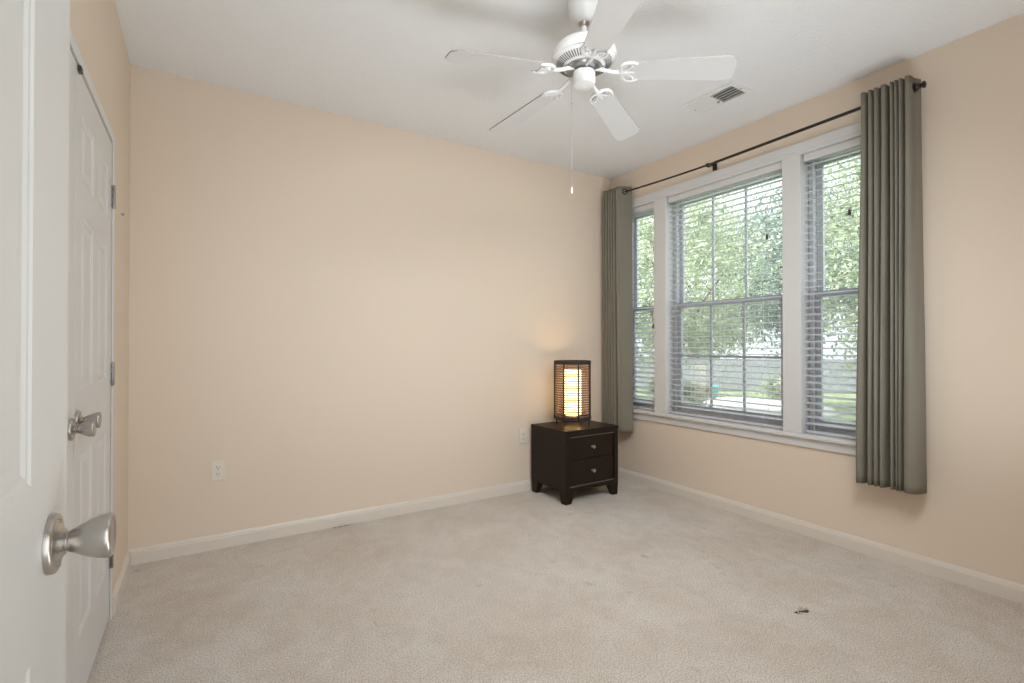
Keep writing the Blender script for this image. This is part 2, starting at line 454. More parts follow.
def window(n, y0, y1, label, grid):
    w_ = sthing('window_%d' % n, label, 'window', (XR+0.12, (y0+y1)/2, ZS))
    g = 0.0008; y0 += g; y1 -= g; z0, z1 = ZS+g, ZH-g
    fw = 0.030; x0, x1 = XR+0.082, XR+0.144
    bm = bmesh.new()
    bx(bm, x0, x1, y0, y0+fw, z0, z1); bx(bm, x0, x1, y1-fw, y1, z0, z1)
    bx(bm, x0, x1, y0+fw, y1-fw, z0, z0+0.028); bx(bm, x0, x1, y0+fw, y1-fw, z1-fw, z1)
    obj('window_frame', bm, 'vinyl', w_, bevel=0.002)
    zm = 1.50; sw = 0.036
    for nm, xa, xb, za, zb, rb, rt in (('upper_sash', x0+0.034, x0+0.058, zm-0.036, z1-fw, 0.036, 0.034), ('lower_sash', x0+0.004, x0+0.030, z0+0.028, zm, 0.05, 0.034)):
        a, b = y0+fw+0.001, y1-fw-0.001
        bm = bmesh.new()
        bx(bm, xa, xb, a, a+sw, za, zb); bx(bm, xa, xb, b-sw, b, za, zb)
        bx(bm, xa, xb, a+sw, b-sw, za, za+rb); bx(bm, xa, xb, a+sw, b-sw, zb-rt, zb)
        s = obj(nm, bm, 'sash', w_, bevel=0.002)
        xm = (xa+xb)/2
        obj('pane', box(xm-0.002, xm+0.002, a+sw-0.004, b-sw+0.004, za+rb-0.004, zb-rt+0.004), 'glass', s)
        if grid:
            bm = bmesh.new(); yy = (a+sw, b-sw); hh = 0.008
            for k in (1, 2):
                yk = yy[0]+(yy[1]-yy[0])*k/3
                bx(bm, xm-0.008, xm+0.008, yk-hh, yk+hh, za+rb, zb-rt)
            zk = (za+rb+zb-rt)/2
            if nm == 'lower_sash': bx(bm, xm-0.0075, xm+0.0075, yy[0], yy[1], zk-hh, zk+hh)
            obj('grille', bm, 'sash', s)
        if nm == 'lower_sash':
            for yc in ([a+0.12, b-0.12] if y1-y0 > 0.6 else [(a+b)/2]):
                bm = bmesh.new(); bx(bm, xa+0.002, xb-0.002, yc-0.025, yc+0.025, zb, zb+0.012)
                obj('sash_lock', bm, 'vinyl', s, bevel=0.003)
    obj('insect_screen', box(x1-0.003, x1-0.0022, y0+fw, y1-fw, z0+0.028, zm), 'screen', w_)
window(1, *OPEN[0], 'narrow white sash window beside the room corner', False)
window(2, *OPEN[1], 'wide white sash window with grilles in the middle', True)
window(3, *OPEN[2], 'narrow white sash window beside the right curtain', False)

# ------------------------------------------------------------------ blinds
def blind(y0, y1, tilt, label, cords, bottom, tassel):
    xc = XR+0.045; yc = (y0+y1)/2
    a, b = y0+0.008, y1-0.008
    t = thing('window_blind', label, 'blind', (xc, yc, bottom), 'white slatted blinds inside the three windows')
    bm = bmesh.new(); bx(bm, xc-0.028, xc+0.028, a, b, ZH-0.042, ZH-0.0008)
    obj('headrail', bm, 'blind', t, bevel=0.003)
    bm = bmesh.new(); bx(bm, xc-0.036, xc-0.030, a, b, ZH-0.046, ZH-0.001)
    obj('valance', bm, 'wintrim', t, bevel=0.002)
    bm = bmesh.new(); z = ZH-0.066; c, s = math.cos(tilt), math.sin(tilt)
    while z > bottom+0.034:
        prof = []
        for i in range(7):
            q = -0.025+0.05*i/6; h = 0.0022*(1-(q/0.025)**2)
            prof.append((q, h))
        poly = [(q, h) for q, h in prof] + [(q, h-0.0024) for q, h in prof[::-1]]
        poly = [(xc + q*c - h*s, z + q*s + h*c) for q, h in poly]      # room edge dips when tilted
        prism(bm, poly, lambda p: (p[0], a, p[1]), lambda p: (p[0], b, p[1]))
        z -= 0.042
    obj('slats', bm, 'blind', t)
    bm = bmesh.new(); bx(bm, xc-0.026, xc+0.026, a, b, bottom, bottom+0.016)
    obj('bottom_rail', bm, 'blind', t, bevel=0.004)
    for yl in cords:
        bm = bmesh.new()
        for q in (-0.0275, 0.0275): tube(bm, [(xc+q, yl, bottom+0.01), (xc+q, yl, ZH-0.04)], 0.0010, 6)
        obj('ladder_cord', bm, 'cord', t)
    yt, zt = tassel
    bm = bmesh.new(); tube(bm, [(xc-0.040, yt, ZH-0.05), (xc-0.040, yt, zt)], 0.0012, 6)
    pc = obj('pull_cord', bm, 'cord', t)
    bm = bmesh.new(); lathe(bm, [(0.003, 0.0), (0.0075, -0.008), (0.009, -0.030), (0.006, -0.036)], (xc-0.040, yt, zt+0.002), (0, 0, 1), 12)
    obj('tassel', bm, 'dark', pc, smooth=True)
blind(*OPEN[0], math.radians(15), 'narrow white slatted blind beside the room corner', (2.87, 3.13), ZS+0.003, (2.835, 1.34))
blind(*OPEN[1], math.radians(4), 'wide white slatted blind in the middle window', (1.90, 2.225, 2.55), ZS+0.003, (1.865, 1.895))
blind(*OPEN[2], math.radians(9), 'narrow white slatted blind beside the right curtain', (1.32, 1.58), ZS+0.003, (1.375, 1.945))

# ------------------------------------------------------------------ curtain rod and curtains
RX = 3.056
def rod_z(y): return 2.452 + 0.026*((y-2.15)/0.95)**2 if y > 2.15 else 2.452 + 0.018*((2.15-y)/1.15)
t = thing('curtain_rod', 'dark bronze curtain rod above the windows', 'curtain rod', (RX, 2.05, 2.45))
bm = bmesh.new(); ys = [3.075-0.9*i/10 for i in range(11)]
tube(bm, [(RX, y, rod_z(y)) for y in ys], 0.0070, 12); obj('pole', bm, 'bronze', t, smooth=True)
bm = bmesh.new(); ys = [2.19-1.137*i/10 for i in range(11)]
tube(bm, [(RX, y, rod_z(y)) for y in ys], 0.0092, 12); obj('outer_pole', bm, 'bronze', t, smooth=True)
for y, sg in ((1.055, -1), (3.072, 1)):
    bm = bmesh.new()
    lathe(bm, [(0.0095, 0.0), (0.0125, 0.003), (0.0125, 0.008), (0.009, 0.012), (0.015, 0.020), (0.0185, 0.030), (0.016, 0.040), (0.009, 0.048), (0.013, 0.054), (0.017, 0.058), (0.017, 0.064), (0.011, 0.068), (0.002, 0.070)],
          (RX, y, rod_z(y)), (0, sg, 0), 20)
    obj('finial', bm, 'bronze', t, smooth=True)
for y in (2.245, 1.075):
    bm = bmesh.new(); z = rod_z(y)
    tube(bm, [(RX, y, z-0.012), (RX+0.025, y, z-0.006), (XR-0.030, y, z+0.014), (XR-0.006, y, z+0.020)], 0.0058, 8)
    bx(bm, XR-0.012, XR-0.0004, y-0.015, y+0.015, z-0.022, z+0.034)
    lathe(bm, [(0.0125, -0.007), (0.0135, -0.004), (0.0135, 0.004), (0.0125, 0.007)], (RX, y, z), (0, 1, 0), 16)
    obj('bracket', bm, 'bronze', t, smooth=True)

def catmull(pts, n=8):
    out = []
    P = [Vector(p) for p in pts]; P = [P[0]*2-P[1]] + P + [P[-1]*2-P[-2]]
    for i in range(1, len(P)-2):
        for k in range(n):
            t_ = k/n
            out.append(0.5*((2*P[i]) + (P[i+1]-P[i-1])*t_ + (2*P[i-1]-5*P[i]+4*P[i+1]-P[i+2])*t_*t_ + (3*P[i]-P[i-1]-3*P[i+1]+P[i+2])*t_**3))
    out.append(P[-2]); return out

def curtain(name, label, top, bot, z0, z1, grommets, seed):
    rnd = random.Random(seed)
    A, B = catmull(top), catmull(bot)
    cx = sum(p.x for p in A)/len(A); cy = sum(p.y for p in A)/len(A)
    t = thing(name, label, 'curtain', (cx, cy, z0))
    bm = bmesh.new(); rows = 44; g = []
    for r in range(rows+1):
        f = r/rows; z = z1+(z0-z1)*f
        s = f*f*(3-2*f)
        row = []
        for i, (a, b) in enumerate(zip(A, B)):
            p = a.lerp(b, s)
            wob = 0.0015*math.sin(5*f*PI + i*0.35) * math.sin(PI*f)
            row.append(bm.verts.new((p.x+wob, p.y+0.5*wob, z)))
        g.append(row)
    for r in range(rows):
        for i in range(len(A)-1):
            bm.faces.new((g[r][i], g[r][i+1], g[r+1][i+1], g[r+1][i]))
    o = obj('fabric', bm, 'curtain', t, smooth='all')
    so = o.modifiers.new('solid', 'SOLIDIFY'); so.thickness = 0.0022; so.offset = 0
    # stitched hem: a doubled strip along the bottom
    for (x, y, z, ax) in grommets:
        bm = bmesh.new(); a_, u, v = frame_of(ax)
        pts = [Vector((x, y, z)) + (u*math.cos(2*PI*k/24)+v*math.sin(2*PI*k/24))*0.0215 for k in range(24)]
        tube(bm, pts, 0.0045, 8, closed=True)
        obj('grommet', bm, 'bronze', t, smooth=True)
    return t

def zigzag(crests, xc, xv, start, end):
    pts = [start]
    for i, y in enumerate(crests):
        gp = min([abs(y-q) for q in crests if q != y])*0.33
        sg = 1 if crests[1] > crests[0] else -1
        x = xc[i] if isinstance(xc, list) else xc
        pts += [(x+0.014, y-sg*gp), (x, y)] + ([(x+0.014, y+sg*gp)] if i < len(crests)-1 else [])
        if i < len(crests)-1: pts.append((xv[i] if isinstance(xv, list) else xv, (y+crests[i+1])/2))
    return [(x, y, 0) for x, y in pts + end]
top = zigzag([1.243, 1.211, 1.184, 1.150, 1.114, 1.095, 1.076, 1.047], 2.996, [3.06, 3.06, 3.05, 3.085, 3.05, 3.05, 3.06], (3.085, 1.270), [(3.004, 1.036), (3.030, 1.034), (3.060, 1.034), (3.102, 1.022)])
bot = zigzag([1.275, 1.226, 1.198, 1.170, 1.124, 1.103, 1.090, 1.066], 3.0, [3.05, 3.03, 3.06, 3.06, 3.04, 3.03, 3.05], (3.08, 1.312), [(2.993, 1.046), (3.008, 1.026), (3.036, 1.012), (3.080, 1.004)])
curtain('curtain', 'sage green grommet curtain bunched at the right end of the rod', top, bot, 0.423, 2.520, [(3.054, 1.033, rod_z(1.03), (0.1, 1, 0))], 1)
top = zigzag([3.100, 3.135, 3.165, 3.195, 3.230, 3.260], 2.992, [3.06]*5, (3.112, 3.030), [(3.06, 3.285), (3.04, 3.297)])
top[1:1] = [(3.066, 3.050, 0), (3.015, 3.078, 0)]
bot = zigzag([3.085, 3.135, 3.168, 3.200, 3.235, 3.265], 2.995, [3.05, 3.04, 3.05, 3.04, 3.05], (3.100, 3.015), [(3.06, 3.288), (3.04, 3.300)])
bot[1:1] = [(3.055, 3.035, 0), (3.012, 3.058, 0)]
curtain('curtain', 'sage green grommet curtain hanging in the corner behind the nightstand', top, bot, 0.428, 2.520, [(3.054, 3.056, rod_z(3.05), (0.4, 1, 0))], 2)

# ------------------------------------------------------------------ ceiling fan
FX, FY = 1.399, 1.643
t = thing('ceiling_fan', 'white five-blade ceiling fan with pull chain', 'ceiling fan', (FX, FY, ZC))
bm = bmesh.new()
lathe(bm, [(0.068, 2.6695), (0.070, 2.650), (0.069, 2.625), (0.063, 2.598), (0.051, 2.577), (0.036, 2.563), (0.027, 2.559)], (FX, FY, 0), seg=36)
obj('canopy', bm, 'fan', t, smooth=True)
bm = bmesh.new(); lathe(bm, [(0.021, 2.567), (0.024, 2.560), (0.020, 2.550), (0.0135, 2.544)], (FX, FY, 0), seg=24)
obj('hanger_ball', bm, 'nickel', t, smooth=True)
bm = bmesh.new(); lathe(bm, [(0.0125, 2.562), (0.0125, 2.466)], (FX, FY, 0), seg=20)
lathe(bm, [(0.018, 2.484), (0.024, 2.479), (0.024, 2.465)], (FX, FY, 0), seg=20)
obj('downrod', bm, 'fan', t, smooth=True)
bm = bmesh.new()
lathe(bm, [(0.026, 2.468), (0.085, 2.465), (0.112, 2.457), (0.128, 2.444), (0.136, 2.431), (0.139, 2.420), (0.140, 2.404), (0.137, 2.397), (0.131, 2.395), (0.128, 2.390), (0.080, 2.366), (0.070, 2.364)], (FX, FY, 0), seg=56)
h = obj('motor_housing', bm, 'fan', t, smooth=True)
bm = bmesh.new()                                     # vent slots round the sloped underside
for k in range(60):
    a = 2*PI*k/60
    ca, sa = math.cos(a), math.sin(a); wv = 0.0024
    pts = []
    for r, z in ((0.092, 2.3720), (0.120, 2.3860)):
        for sgn in (-1, 1):
            for dz in (-0.0022, 0.003):
                pts.append(bm.verts.new((FX+ca*r-sa*wv*sgn, FY+sa*r+ca*wv*sgn, z+dz)))
    for f in ((0,1,3,2),(4,6,7,5),(0,4,5,1),(2,3,7,6),(1,5,7,3),(0,2,6,4)): bm.faces.new([pts[i] for i in f])
obj('vent_slots', bm, 'slotgrey', h)
bm = bmesh.new(); lathe(bm, [(0.078, 2.367), (0.080, 2.360), (0.074, 2.352), (0.056, 2.350)], (FX, FY, 0), seg=40)
obj('flywheel', bm, 'hinge', t, smooth=True)
bm = bmesh.new()
lathe(bm, [(0.030, 2.352), (0.047, 2.345), (0.0485, 2.340), (0.0485, 2.300), (0.046, 2.290), (0.036, 2.284), (0.012, 2.282), (0.010, 2.279), (0.001, 2.278)], (FX, FY, 0), seg=36)
obj('switch_housing', bm, 'fan', t, smooth=True)
bm = bmesh.new(); cxp, cyp = FX-0.044, FY+0.030
tube(bm, [(FX-0.038, FY+0.026, 2.312), (cxp, cyp, 2.306), (cxp, cyp, 2.29), (cxp, cyp, 1.845)], 0.0009, 6)
pc = obj('pull_chain', bm, 'chain', t)
bm = bmesh.new(); lathe(bm, [(0.0022, 0.0), (0.004, -0.006), (0.0055, -0.022), (0.003, -0.028)], (cxp, cyp, 1.850), seg=12); obj('chain_bob', bm, 'fan', pc, smooth=True)
bm = bmesh.new(); lathe(bm, [(0.001, 0.005), (0.0034, 0.0025), (0.0034, -0.0025), (0.001, -0.005)], (cxp, cyp, 2.213), seg=10); obj('chain_bead', bm, 'hinge', pc, smooth=True)

def blade_xf(ang, pitch_):
    rad = Vector((math.cos(ang), math.sin(ang), 0)); tan = Vector((-math.sin(ang), math.cos(ang), 0)); up = Vector((0, 0, 1))
    tt = tan*math.cos(pitch_) - up*math.sin(pitch_); nn = up*math.cos(pitch_) + tan*math.sin(pitch_)
    o = Vector((FX, FY, 2.292))
    return lambda r, s, h_, zz=0: o + rad*r + tt*s + nn*h_ + up*(zz + 0.040 - (r-0.17)*0.105)
for k in range(5):
    ang = math.radians(170.3-72*k); f = blade_xf(ang, math.radians(12))
    # blade outline: narrow at the root, wider and round-cornered at the tip
    L0, L1, w0, w1 = 0.185, 0.607, 0.050, 0.066
    pts = [(L0+0.004, -w0+0.012), (L0+0.014, -w0)]
    pts += [(L1-0.040, -w1), (L1-0.024, -w1+0.002), (L1-0.010, -w1+0.010), (L1-0.002, -w1+0.022), (L1, -w1+0.035), (L1, w1-0.035), (L1-0.002, w1-0.022), (L1-0.010, w1-0.010), (L1-0.024, w1-0.002), (L1-0.040, w1)]
    pts += [(L0+0.014, w0), (L0+0.004, w0-0.012), (L0, w0-0.02), (L0, -w0+0.02)]
    bm = bmesh.new()
    prism(bm, pts, lambda p: f(p[0], p[1], -0.003), lambda p: f(p[0], p[1], 0.003))
    bl = obj('blade', bm, 'blade', t)
    bl.data.materials.append(M['bladeedge'])
    for p in bl.data.polygons:
        if p.area < 0.02: p.material_index = 1
    # scrolled blade arm: a stem from the flywheel and a moustache plate under the root
    bm = bmesh.new()
    stem = [(0.050, 0, 0.012), (0.075, 0, 0.008), (0.100, 0, 0.000), (0.125, 0, -0.006), (0.150, 0, -0.007), (0.168, 0, -0.007)]
    tube(bm, [f(r, s, 0, zz) for r, s, zz in stem], [0.009, 0.0085, 0.008, 0.008, 0.009, 0.011], 10)
    for sg in (-1, 1):
        horn = [(0.160, 0.002), (0.158, 0.018), (0.162, 0.034), (0.174, 0.046), (0.192, 0.052), (0.212, 0.050), (0.226, 0.044)]
        tube(bm, [f(r, s*sg, -0.0075) for r, s in horn], [0.009, 0.008, 0.0075, 0.0075, 0.007, 0.006, 0.004], 10)
        curl = [(0.168, 0.006), (0.182, 0.012), (0.196, 0.022), (0.204, 0.034), (0.198, 0.044)]
        tube(bm, [f(r, s*sg, -0.0075) for r, s in curl], [0.007, 0.006, 0.0055, 0.005, 0.004], 8)
    tube(bm, [f(0.160, 0, -0.007), f(0.190, 0, -0.007), f(0.206, 0, -0.007)], [0.010, 0.008, 0.006], 10)
    am = obj('blade_arm', bm, 'fan', t, smooth=True)
    for r, s in ((0.206, 0.0), (0.204, 0.036), (0.204, -0.036)):
        bm = bmesh.new(); c0 = f(r, s, -0.0115); n_ = f(r, s, -1)-f(r, s, 0)
        lathe(bm, [(0.0055, -0.003), (0.0055, 0.001), (0.003, 0.003)], c0, n_, 12)
        obj('arm_screw', bm, 'fan', am, smooth=True)

# ------------------------------------------------------------------ ceiling vent
t = thing('ceiling_vent', 'white rectangular air vent on the ceiling near the windows', 'vent', (2.652, 1.878, ZC))
x0, x1, y0, y1 = 2.550, 2.755, 1.706, 2.050; zb = ZC-0.012
bm = bmesh.new(); bd = 0.030; ym = 1.885
bx(bm, x0, x0+bd, y0, y1, zb, ZC-0.0004); bx(bm, x1-bd, x1, y0, y1, zb, ZC-0.0004)
bx(bm, x0+bd, x1-bd, y0, y0+bd, zb, ZC-0.0004); bx(bm, x0+bd, x1-bd, y1-bd, y1, zb, ZC-0.0004); bx(bm, x0+bd, x1-bd, ym-0.006, ym+0.006, zb, ZC-0.0004)
obj('vent_frame', bm, 'ventwhite', t, bevel=0.002)
obj('duct_opening', box(x0+bd-0.002, x1-bd+0.002, y0+bd-0.002, y1-bd+0.002, ZC-0.0014, ZC-0.0004), 'gap', t)
bm = bmesh.new(); n = 5                                # open louvres, near half
for i in range(n):
    xc = x0+bd + (i+0.5)*(x1-x0-2*bd)/n
    poly = [(xc-0.001, zb), (xc+0.0008, zb), (xc+0.003, ZC-0.002), (xc+0.0012, ZC-0.002)]
    prism(bm, poly, lambda p: (p[0], y0+bd, p[1]), lambda p: (p[0], ym-0.006, p[1]))
obj('open_louvres', bm, 'ventwhite', t)
bm = bmesh.new()                                      # shut louvres, far half
for i in range(n):
    xa = x0+bd + i*(x1-x0-2*bd)/n; xb_ = xa+(x1-x0-2*bd)/n
    prism(bm, [(xa, zb+0.0012), (xb_, zb+0.0025), (xb_, zb+0.0045), (xa, zb+0.0032)], lambda p: (p[0], ym+0.006, p[1]), lambda p: (p[0], y1-bd, p[1]))
obj('shut_louvres', bm, 'ventwhite', t)
obj('lever', box(2.674, 2.682, ym-0.004, ym+0.012, zb-0.007, zb), 'hinge', t, bevel=0.001)
for x, y in ((2.652, y0+0.015), (2.652, y1-0.015)):
    bm = bmesh.new(); lathe(bm, [(0.005, 0), (0.004, -0.002), (0.001, -0.0028)], (x, y, zb), seg=12); obj('screw', bm, 'hinge', t)

# ------------------------------------------------------------------ wall outlets
def outlet(x, z, label):
    t = thing('wall_outlet', label, 'outlet', (x, YB, z), 'white duplex outlets on the back wall')
    bm = bmesh.new(); bx(bm, x-0.035, x+0.035, YB-0.006, YB-0.0003, z-0.0575, z+0.0575)
    obj('cover_plate', bm, 'plate', t, bevel=0.003)
    for dz in (0.0195, -0.0195):
        bm = bmesh.new()
        poly = [(0.017*math.cos(a)*1.0, max(-0.0135, min(0.0135, 0.017*math.sin(a)))) for a in [2*PI*k/28 for k in range(28)]]
        prism(bm, poly, lambda p: (x+p[0], YB-0.006, z+dz+p[1]), lambda p: (x+p[0], YB-0.0082, z+dz+p[1]))
        rc = obj('receptacle', bm, 'plate', t)
        bm = bmesh.new()
        for sx, hh in ((-0.0065, 0.0045), (0.0065, 0.0035)): bx(bm, x+sx-0.0012, x+sx+0.0012, YB-0.0088, YB-0.0080, z+dz+0.002-hh, z+dz+0.002+hh)
        lathe(bm, [(0.0026, 0), (0.0026, 0.0008)], (x, YB-0.0080, z+dz-0.0080), (0, -1, 0), 12)
        obj('slots', bm, 'slot', rc)
    bm = bmesh.new(); lathe(bm, [(0.003, 0), (0.0025, 0.0014), (0.0005, 0.0018)], (x, YB-0.006, z), (0, -1, 0), 12); obj('screw', bm, 'hinge', t)
outlet(0.083, 0.448, 'white outlet alone on the left half of the back wall')
outlet(2.183, 0.440, 'white outlet right beside the dark nightstand')

# ------------------------------------------------------------------ nightstand
NX0, NX1, NY0, NY1, NZ = 2.241, 2.770, 2.852, 3.282, 0.537
t = thing('nightstand', 'dark espresso wood two-drawer nightstand in the corner', 'nightstand', ((NX0+NX1)/2, (NY0+NY1)/2, 0.0))
obj('top', box(NX0-0.004, NX1+0.004, NY0-0.004, NY1+0.002, 0.514, NZ), 'wood', t, bevel=0.003)
bm = bmesh.new()
bx(bm, NX0, NX0+0.022, NY0+0.040, NY1, 0.105, 0.514); bx(bm, NX1-0.022, NX1, NY0+0.040, NY1, 0.105, 0.514)
bx(bm, NX0+0.022, NX1-0.022, NY1-0.015, NY1-0.002, 0.105, 0.514); bx(bm, NX0+0.022, NX1-0.022, NY0+0.06, NY1-0.015, 0.105, 0.120)
obj('carcass', bm, 'wood', t)
bm = bmesh.new(); fx0, fx1, fz0, fz1 = NX0+0.042, NX1-0.042, 0.120, 0.490
bx(bm, NX0, fx0, NY0, NY0+0.040, 0.105, 0.514); bx(bm, fx1, NX1, NY0, NY0+0.040, 0.105, 0.514)
bx(bm, fx0, fx1, NY0, NY0+0.030, fz1, 0.514); bx(bm, fx0, fx1, NY0, NY0+0.030, 0.088, fz0)
obj('front_frame', bm, 'wood', t, bevel=0.003)
q = 0.006
for za in (fz1-q, fz0):
    tag(obj('bead_moulding', box(fx0, fx1, NY0+0.002, NY0+0.012, za, za+q), 'bead', t, bevel=0.002), 'paler bead along the drawer opening')
for za, zb_ in ((0.3195, fz1-q-0.001), (fz0+q+0.001, 0.3165)):
    bm = box(fx0+q+0.001, fx1-q-0.001, NY0+0.007, NY0+0.030, za, zb_)
    dr = obj('drawer', bm, 'wood', t, bevel=0.003)
    bm = bmesh.new(); zc_ = (za+zb_)/2
    lathe(bm, [(0.009, 0.0), (0.006, 0.003), (0.005, 0.010), (0.008, 0.014), (0.0125, 0.018), (0.0135, 0.022), (0.012, 0.026), (0.006, 0.0285), (0.001, 0.029)], ((fx0+fx1)/2, NY0+0.007, zc_), (0, -1, 0), 20)
    tag(obj('knob', bm, 'knobm', dr, smooth=True), 'round metal drawer knob')
def foot(cx, cy, sx, sy):
    """bracket foot: straight on the outer corner, raked on the two inner sides"""
    bm = bmesh.new(); a, b, h_ = 0.100, 0.056, 0.1045
    T = [bm.verts.new((cx+sx*u, cy+sy*v, h_)) for u, v in ((0, 0), (a, 0), (a, 0.05), (0.05, 0.05), (0.05, a*0.9), (0, a*0.9))]
    B = [bm.verts.new((cx+sx*u, cy+sy*v, 0.0)) for u, v in ((0.004, 0.004), (b, 0.004), (b, 0.04), (0.04, 0.04), (0.04, b), (0.004, b))]
    bm.faces.new(T); bm.faces.new(B[::-1])
    for k in range(6): bm.faces.new((T[k], T[(k+1) % 6], B[(k+1) % 6], B[k]))
    obj('foot', bm, 'wood', t, bevel=0.002)
foot(NX0, NY0, 1, 1); foot(NX1, NY0, -1, 1); foot(NX0, NY1, 1, -1); foot(NX1, NY1, -1, -1)
for xa in (NX0+0.002, NX1-0.020):
    obj('side_apron', box(xa, xa+0.018, NY0+0.09, NY1-0.09, 0.090, 0.105), 'wood', t)
t.rotation_euler.z = math.radians(1.0)

# ------------------------------------------------------------------ wicker lamp
LX, LY, LZ = 2.478, 3.055, NZ
t = thing('table_lamp', 'lit cylindrical wicker table lamp on the nightstand', 'lamp', (LX, LY, LZ))
LR = 0.140
def circ(r, z, n=48): return [(LX+r*math.cos(2*PI*k/n), LY+r*math.sin(2*PI*k/n), z) for k in range(n)]
zs0, zs1 = LZ+0.062, LZ+0.506
bm = bmesh.new(); n = 23
for i in range(n):
    z = zs0+0.020+(zs1-zs0-0.045)*i/(n-1)
    tube(bm, circ(LR-0.003+0.0015*math.sin(i*2.1), z), 0.0050, 6, closed=True)
obj('wicker_rings', bm, 'wicker', t, smooth='all')
for z, nm in ((zs1-0.008, 'top_rim'), (zs0+0.004, 'bottom_rim')):
    bm = bmesh.new()
    for dz in (-0.008, 0.004): tube(bm, circ(LR-0.002, z+dz), 0.0085, 10, closed=True)
    obj(nm, bm, 'wickerdark', t, smooth='all')
for k in range(8):
    a = math.radians(-129-27+45*k); r = LR+0.006; leg = k % 2 == 0
    ca, sa = math.cos(a), math.sin(a)
    bm = bmesh.new()
    p = [(LX+ca*r, LY+sa*r, zs1-0.004)] + [(LX+ca*r, LY+sa*r, zs1-(zs1-zs0)*f_) for f_ in (0.3, 0.6, 1.0)]
    if leg:
        p.append((LX+ca*(r-0.006), LY+sa*(r-0.006), LZ+0.0005)); rr = [0.0062]*4+[0.0052]
    else: rr = [0.0062]*4
    tube(bm, p, rr, 8)
    obj('leg' if leg else 'rib', bm, 'wickerdark', t, smooth='all')
bm = bmesh.new(); tube(bm, [(LX-LR+0.004, LY, zs0+0.006), (LX+LR-0.004, LY, zs0+0.006)], 0.004, 8); tube(bm, [(LX, LY-LR+0.004, zs0+0.006), (LX, LY+LR-0.004, zs0+0.006)], 0.004, 8)
lathe(bm, [(0.022, -0.004), (0.022, 0.030)], (LX, LY, zs0+0.006), seg=20)
obj('socket_bar', bm, 'wickerdark', t, smooth=True)
bm = bmesh.new()
lathe(bm, [(0.066, zs0+0.020), (0.068, zs0+0.022), (0.068, zs1-0.075), (0.066, zs1-0.073)], (LX, LY, 0), seg=40, cap=False)
tag(obj('diffuser', bm, 'glow', t, smooth=True), 'glowing pale paper cylinder')
bm = bmesh.new()
lathe(bm, [(0.013, 0.036), (0.014, 0.06), (0.024, 0.085), (0.030, 0.11), (0.028, 0.13), (0.016, 0.146), (0.002, 0.15)], (LX, LY, zs0+0.006), seg=20)
obj('bulb', bm, 'bulb', t, smooth=True)

# ------------------------------------------------------------------ marks in the carpet
def flake(pts, z):
    bm = bmesh.new(); prism(bm, pts, lambda p: (p[0], p[1], 0.0002), lambda p: (p[0], p[1], z)); return bm
cx, cy = 2.226, 1.168
t = thing('carpet_snag', 'small dark torn snag in the carpet toward the right wall', 'snag', (cx, cy, 0))
pts = [(cx-0.040, cy+0.004), (cx-0.030, cy-0.010), (cx-0.016, cy-0.008), (cx-0.010, cy-0.002), (cx+0.006, cy-0.006), (cx+0.018, cy-0.012), (cx+0.034, cy-0.004), (cx+0.038, cy+0.006), (cx+0.022, cy+0.010), (cx+0.006, cy+0.006), (cx-0.010, cy+0.010), (cx-0.022, cy+0.008)]
# run the tear along the picture's left-right: turn it in plan
ca, sa = math.cos(-0.35), math.sin(-0.35)
pts = [(cx+(x-cx)*ca-(y-cy)*sa, cy+(x-cx)*sa+(y-cy)*ca) for x, y in pts]
obj('tear', flake(pts, 0.0012), 'tear', t)
bm = bmesh.new(); rnd = random.Random(5)
for k in range(14):
    a = rnd.uniform(0, 2*PI); r = rnd.uniform(0.020, 0.034)
    x, y = cx+1.1*r*math.cos(a), cy+0.55*r*math.sin(a)
    tube(bm, [(x, y, 0.0006), (x+rnd.uniform(-.006, .006), y+rnd.uniform(-.006, .006), 0.006), (x+rnd.uniform(-.012, .012), y+rnd.uniform(-.012, .012), 0.004)], [0.0022, 0.0020, 0.001], 5)
tag(obj('loose_tufts', bm, 'tuft', t), 'pale loose pile around the tear', kind='stuff')
cx, cy = 0.775, 3.290
t = thing('carpet_gap', 'short dark gap with loose pile at the back baseboard', 'gap', (cx, cy, 0))
pts = [(cx-0.060, cy+0.008), (cx-0.05, cy-0.006), (cx-0.01, cy-0.001), (cx+0.03, cy-0.005), (cx+0.060, cy+0.002), (cx+0.05, cy+0.010), (cx, cy+0.010)]
obj('tear', flake(pts, 0.001), 'tear', t)
bm = bmesh.new()
for k in range(12):
    x, y = cx-0.05+0.009*k, cy-0.012+rnd.uniform(-.004, .004)
    tube(bm, [(x, y, 0.0006), (x+rnd.uniform(-.008, .008), y-.004, 0.007), (x+rnd.uniform(-.012, .012), y-.010, 0.004)], [0.003, 0.0026, 0.001], 5)
tag(obj('loose_tufts', bm, 'tuft', t), 'pale loose pile along the gap', kind='stuff')

# ------------------------------------------------------------------ the garden outside
GZ = -1.24
struct('ground', box(4.2, 60, -20, 60, GZ-0.2, GZ), 'grass', 'mown lawn beyond the windows', 'ground')
def ngon(cx, cy, rx, ry, rot, n=20, jit=0.08, seed=0):
    r_ = random.Random(seed); out = []
    for k in range(n):
        a = 2*PI*k/n; j = 1+r_.uniform(-jit, jit); x, y = rx*math.cos(a)*j, ry*math.sin(a)*j
        out.append((cx+x*math.cos(rot)-y*math.sin(rot), cy+x*math.sin(rot)+y*math.cos(rot)))
    return out
bm = bmesh.new(); prism(bm, ngon(18.8, 11.4, 2.2, 3.0, -0.55, seed=3), lambda p: (*p, GZ), lambda p: (*p, GZ+0.05))
struct('patio', bm, 'concrete', 'sunlit pale concrete patio in front of the fence', 'patio')
